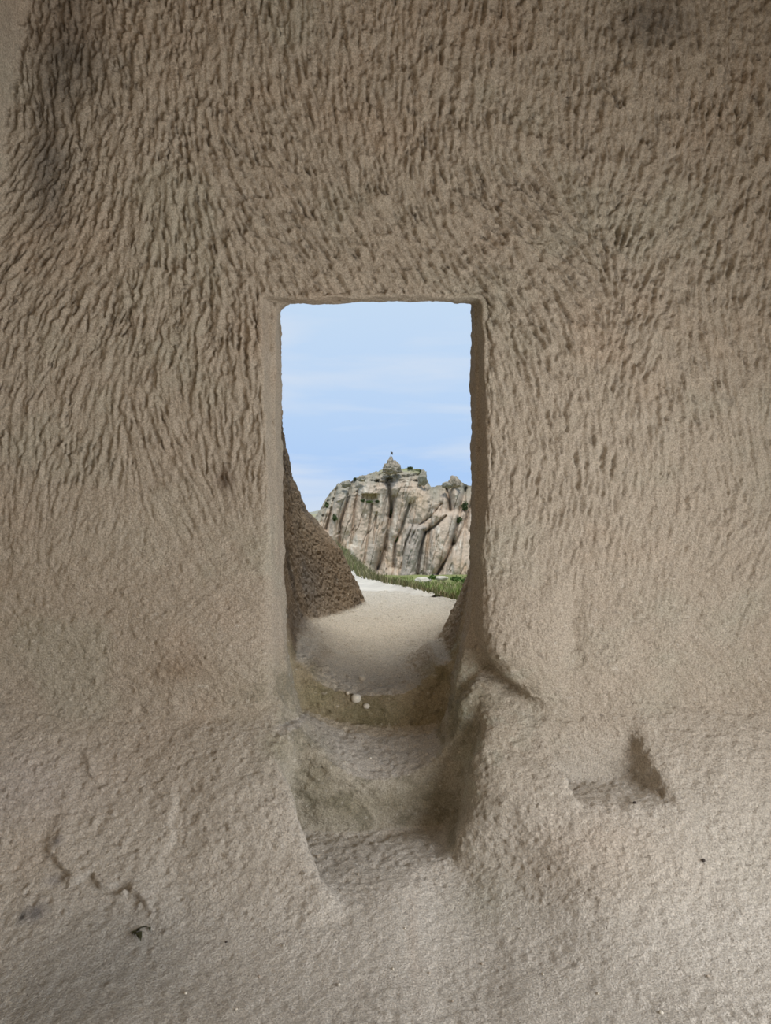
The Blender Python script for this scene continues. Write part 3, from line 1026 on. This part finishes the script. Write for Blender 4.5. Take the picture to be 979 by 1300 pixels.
PI_ = Matrix.Translation((0, -CYD, 7))
SUM = (.33, .285, .225)
for (px, py, rx, rz, sh, sd) in [(498, 592, 11, 9.0, 1.5, 3), (496.5, 586, 5.2, 8.0, 1.5, 4), (504, 591, 5.5, 6.5, 1.2, 5), (491, 592, 5.0, 6.0, 1.2, 6)]:
    o = boulder('summit_rock', cpos(px, py, 4), (rx * S0, rx * S0, rz * S0), sd, SUM, M_CLIFF, 48, .6, cliff, sh)
    o.matrix_parent_inverse = PI_
for (px, py, rx, rz, sh, sd) in [(577, 609.5, 5.0, 7.5, 1.5, 7), (583, 613, 5.5, 5.5, 1.3, 8), (570, 615, 7, 4.5, 1.2, 9), (538, 606, 6, 10, 1.1, 10), (459, 607, 4.5, 4.0, 1.1, 11), (438, 614, 6, 4.5, 1.1, 12)]:
    o = boulder('crest_rock', cpos(px, py, 3), (rx * S0, rx * S0, rz * S0), sd, (.31, .285, .23) if sd > 8 else (.36, .30, .235), M_CLIFF, 48, .55, cliff, sh)
    o.matrix_parent_inverse = PI_

# flag on the summit
fl = empty('flag', cpos(496.6, 580, 4))
tag(fl, 'tiny flag on a thin pole on the summit rock', 'flag')


def cyl(name, a, b, r, col, mat, parent=None, seg=8):
    a, b = np.array(a, float), np.array(b, float)
    w = (b - a) / np.linalg.norm(b - a)
    u = np.cross(w, [0.3, 1, .2]); u /= np.linalg.norm(u)
    v = np.cross(w, u)
    t = np.linspace(0, 2 * math.pi, seg, endpoint=False)
    ring = np.cos(t)[:, None] * u + np.sin(t)[:, None] * v
    vs = np.concatenate([a + ring * r, b + ring * r, [a], [b]])
    k = np.arange(seg)
    k2 = (k + 1) % seg
    fs = np.concatenate([np.stack([k, k2, k2 + seg], 1), np.stack([k, k2 + seg, k + seg], 1), np.stack([k2, k, 0 * k + 2 * seg], 1), np.stack([k + seg, k2 + seg, 0 * k + 2 * seg + 1], 1)])
    return mesh_np(name, vs, fs, mat, np.zeros((len(vs), 3)) + np.array(col), False, parent)


o = cyl('pole', (0, 0, -.25), (0, 0, 1.15), .05, (.35, .33, .32), M_STONE, fl)
a, b = np.meshgrid(np.linspace(0, 1, 9), np.linspace(0, 1, 5), indexing='ij')
fv = np.stack([a.ravel() * .30, .04 * np.sin(a.ravel() * 6), 1.12 - b.ravel() * .42 - .12 * a.ravel()], 1)
i = np.arange(8 * 4); i = i // 4 * 5 + i % 4
fq = np.stack([i, i + 5, i + 6, i + 1], 1)
fv2 = np.concatenate([fv, fv + np.array([0, .012, 0])])
mesh_np('flag_cloth', fv2, np.concatenate([fq, fq[:, ::-1] + len(fv)]), M_PLANT, np.zeros((len(fv2), 3)) + np.array([.16, .15, .16]), False, fl)


def shrub(name, c, r, nl, size, col, label, group=None):
    root = empty(name, c)
    tag(root, label, 'shrub', group)
    q = rng.normal(0, 1, (nl, 3))
    q /= np.linalg.norm(q, axis=1, keepdims=True)
    q *= (rng.random((nl, 1)) ** .4)
    lump = 1 + .85 * noise(q * 2.2 + 40 + c[0], 1.0, 5)[:, None]
    ce = q * lump * np.array(r)
    ce[:, 2] += r[2] * .6
    d1 = rng.normal(0, 1, (nl, 3)); d1 /= np.linalg.norm(d1, axis=1, keepdims=True)
    d2 = np.cross(d1, rng.normal(0, 1, (nl, 3))); d2 /= np.linalg.norm(d2, axis=1, keepdims=True)
    s_ = size * rng.uniform(.6, 1.3, (nl, 1))
    vs = np.stack([ce - d1 * s_, ce + d2 * s_ * .5, ce + d1 * s_, ce - d2 * s_ * .5], 1).reshape(-1, 3)
    fs = np.arange(nl * 4).reshape(-1, 4)
    cc = np.repeat(np.array(col) * rng.uniform(.65, 1.35, (nl, 1)), 4, 0)
    mesh_np('foliage', vs, fs, M_PLANT, cc, False, root)
    for k in range(3):
        cyl('stem', (0, 0, -r[2] * .5), (rng.uniform(-.4, .4) * r[0], rng.uniform(-.3, .3) * r[1], r[2] * .7), .05 * r[2], (.13, .10, .07), M_STONE, root, 6)
    return root


def on_face(px, py, out=0.4):
    k = int(np.argmin(np.abs(us - px)))
    j = int(np.argmin(np.abs(PY[k] - py)))
    return face[k, j] + np.array([0, -out, 0])


G1, G2 = (.10, .13, .055), (.16, .20, .08)
for (px, py, rx, rz, col, lb) in [(461, 635, 2.0, 2.0, G1, 'dark shrub under the small overhang of the cliff'),
                                  (469, 636.5, 3.0, 1.2, G2, 'low green mat of plants on the ledge below the overhang'),
                                  (479, 636, 1.5, 1.4, G1, 'small dark tuft at the end of the ledge below the overhang'),
                                  (497, 650, 2.0, 6.0, G1, 'tall dark shrub filling the central crack of the cliff'),
                                  (503, 683, 2.0, 5.0, G2, 'green shrub in the crack beside the rounded grey slab'),
                                  (590, 642, 3.6, 8.5, G1, 'large dark shrub in the cleft beside the pointed side crag'),
                                  (583, 659, 2.8, 5.0, G1, 'dark shrub at the bottom of the cleft below the pointed side crag'),
                                  (416, 641, 2.4, 5.0, G1, 'dark shrub near the top of the sloping cliff shoulder'),
                                  (425, 657, 2.6, 5.5, G1, 'dark shrub in the middle of the sloping cliff shoulder'),
                                  (401, 662, 2.0, 4.5, G1, 'dark shrub at the outer foot of the sloping cliff shoulder'),
                                  (451, 608, 1.4, 2.4, G1, 'small bush beside the rounded boulder on the crest'),
                                  (521, 594, 3.0, 1.4, G1, 'low dark bush on the flat crest beside the summit rock'),
                                  (440, 699, 3.0, 3.5, G2, 'grey-green bush at the cliff foot above the grass verge')]:
    c_ = on_face(px, py + rz * .5, .05 + rx * S0 * .8)
    shrub('shrub', c_, (rx * S0, rx * S0 * .8, rz * S0 * .62), 420, .16, col, lb)
for (px, py, Yd, rx, rz, lb) in [(549, 733, 57.2, 3.8, 3.6, 'bright green bush beside the pale boulder in the meadow'), (578, 735, 50, 6.5, 4.0, 'wide green bush in the meadow below the side crag'),
                                 (590, 738, 44, 5.0, 4.0, 'dense green bush behind the rock shoulder in the meadow')]:
    c_ = P(px, py, Yd)
    s_ = Yd / FPX
    shrub('shrub', c_ - np.array([0, 0, rz * s_ * .3]), (rx * s_, rx * s_ * .8, rz * s_ * .62), 420, .09, (.12, .19, .05), lb)
for (px, py, Yd, rx, rz, lb, sd) in [(537, 737, 60, 11, 4.5, 'long pale boulder lying in the meadow below the grey slab', 31), (560, 734, 62, 9, 3.0, 'flat pale rock half sunk behind the green bush', 32)]:
    s_ = Yd / FPX
    o = boulder('boulder', P(px, py, Yd), (rx * s_, rx * s_ * .8, rz * s_), sd, (.55, .50, .42), M_CLIFF, 30, .3)
    tag(o, lb, 'boulder')

# far blue ridge
xs = np.linspace(-2600, 2600, 90)
ys = np.linspace(5200, 6400, 12)
p, f = heightfield(xs, ys, lambda a, b: -14 + (1 - ((b - 5800) / 600) ** 2) * (38 + 26 * np.sin(a * .004 + 1.2) + 16 * np.sin(a * .011)))
tag(mesh_np('hills', p, f, M_EARTH, np.zeros((len(p), 3)) + np.array([.30, .30, .24])), 'faint low ridge on the horizon', kind='structure')

# ------------------------------------------------------------------ small loose things in the chamber
pb = [(452, 886, 6.5, (.68, .64, .55)), (466, 897, 4.2, (.66, .62, .54)), (460, 863, 4.5, (.60, .54, .45)), (441, 880, 2.5, (.62, .56, .46))]
for k, (px, py, r, col) in enumerate(pb):
    q, nn = near_ray(px, py)
    s_ = q[1] / FPX
    o = boulder('pebble', (0, 0, 0), (r * s_, r * s_ * .9, r * s_ * .85), 40 + k, col, M_STONE, 18, .25)
    o.location = q + nn * r * s_ * .35
    tag(o, ['rounded white pebble on the lip of the top step', 'small white pebble stuck in the top riser', 'pale pebble embedded in the path just above the top step', 'tiny pale pebble beside the rounded white pebble on the lip'][k], 'pebble')
pl = [(404, 1088, 3.0), (470, 963, 2.2), (438, 968, 2.2), (545, 1236, 2.2), (500, 1230, 2.0), (430, 1250, 2.4), (612, 1224, 2.4), (840, 1286, 3.2), (760, 1262, 2.2), (330, 1240, 2.2), (235, 1262, 2.2),
      (690, 1236, 2.0), (575, 1270, 2.0), (515, 1180, 2.0), (360, 1200, 2.0), (900, 1240, 2.2), (660, 1180, 2.0), (300, 1282, 2.0), (455, 1110, 2.2)]
for k, (px, py, r) in enumerate(pl):
    q, nn = near_ray(px, py)
    s_ = q[1] / FPX
    o = boulder('pebble', (0, 0, 0), (r * s_, r * s_ * .8, r * s_ * .7), 60 + k, (.60, .56, .48) if k % 3 else (.40, .35, .29), M_STONE, 12, .3)
    o.location = q + nn * r * s_ * .4
    o.rotation_euler = (0, 0, k * 1.3)
    if k == 0:
        tag(o, 'tiny white stone chip on the lowest landing of the steps', 'pebble')
    elif k in (1, 2):
        tag(o, 'tiny pale pebble lying on the hollowed middle tread', 'pebble', 'pebbles on the middle tread')
    else:
        tag(o, 'tiny loose pebble lying on the dusty chamber floor below the steps', 'pebble', 'loose pebbles on the chamber floor')
dk = [(893, 1093, 2.6, 'small dark stone stuck in the sloping rock below the niche'), (286, 1196, 1.6, 'tiny black speck of stone beside the dried sprig'), (806, 1019, 2.2, 'small dark stone lying in the square-cut niche')]
for k, (px, py, r, lb) in enumerate(dk):
    q, nn = near_ray(px, py)
    s_ = q[1] / FPX
    o = boulder('stone', (0, 0, 0), (r * s_, r * s_ * .8, r * s_ * .8), 90 + k, (.06, .05, .045), M_STONE, 12, .3)
    o.location = q + nn * r * s_ * .4
    tag(o, lb, 'stone')

# dried sprig on the floor
q, nn = near_ray(180, 1188)
sp = empty('sprig', q)
tag(sp, 'dark dried sprig with curled leaves lying on the smooth grey floor patch', 'sprig')
s_ = q[1] / FPX
gy = s_ * FPX / 1.5 * 1.0       # floor length covered by one pixel of height is longer than by one of width


def fp(dx, dy, h=.006):
    """floor offset for a pixel offset from the sprig's middle"""
    r_ = q[1]
    py = 1188 + dy
    yy = (CAMZ - q[2]) * FPX / (py - CY)
    return np.array([(180 + dx - CX) / FPX * yy - q[0], yy - q[1], h])


st = [fp(-13, 0), fp(-6, -3, .012), fp(0, -5, .016), fp(6, -7, .014), fp(10, -8, .010)]
for a, b in zip(st[:-1], st[1:]):
    cyl('stem', a, b, .0018, (.035, .035, .02), M_PLANT, sp, 6)
for (dx, dy, ax_, ay_, ln, wd) in [(-8, -2, -9, 1, 1, 3), (-7, -1, -3, 7, 1, 3.2), (-4, -2, 0, 4, 1, 3.4), (-3, 1, -1, 9, 1, 2.6), (-6, -3, -1, -4, 1, 3), (9, -8, 11, -2, 1, 2.2), (8, -8, 12, -9, 1, 2.0), (-10, -1, -13, 2, 1, 2.2)]:
    A, Bp = fp(dx, dy, .010), fp(ax_, ay_, .004)
    ab = Bp - A
    w = np.cross(ab, [0, 0, 1]); w = w / np.linalg.norm(w) * wd * s_ * .95
    mid = (A + Bp) / 2 + np.array([0, 0, .010])
    vs = np.array([A, A * .7 + Bp * .3 + w + [0, 0, .004], A * .7 + Bp * .3 - w + [0, 0, .004], mid + w * .8, mid - w * .8, Bp])
    vs2 = np.concatenate([vs, vs - [0, 0, .0012]])
    ft = np.array([(0, 2, 1), (1, 2, 4), (1, 4, 3), (3, 4, 5)])
    mesh_np('leaf', vs2, np.concatenate([ft, ft[:, ::-1] + 6]), M_PLANT, np.zeros((12, 3)) + np.array([.045, .045, .022]), False, sp)
print('done', round(time.time() - T0, 1))
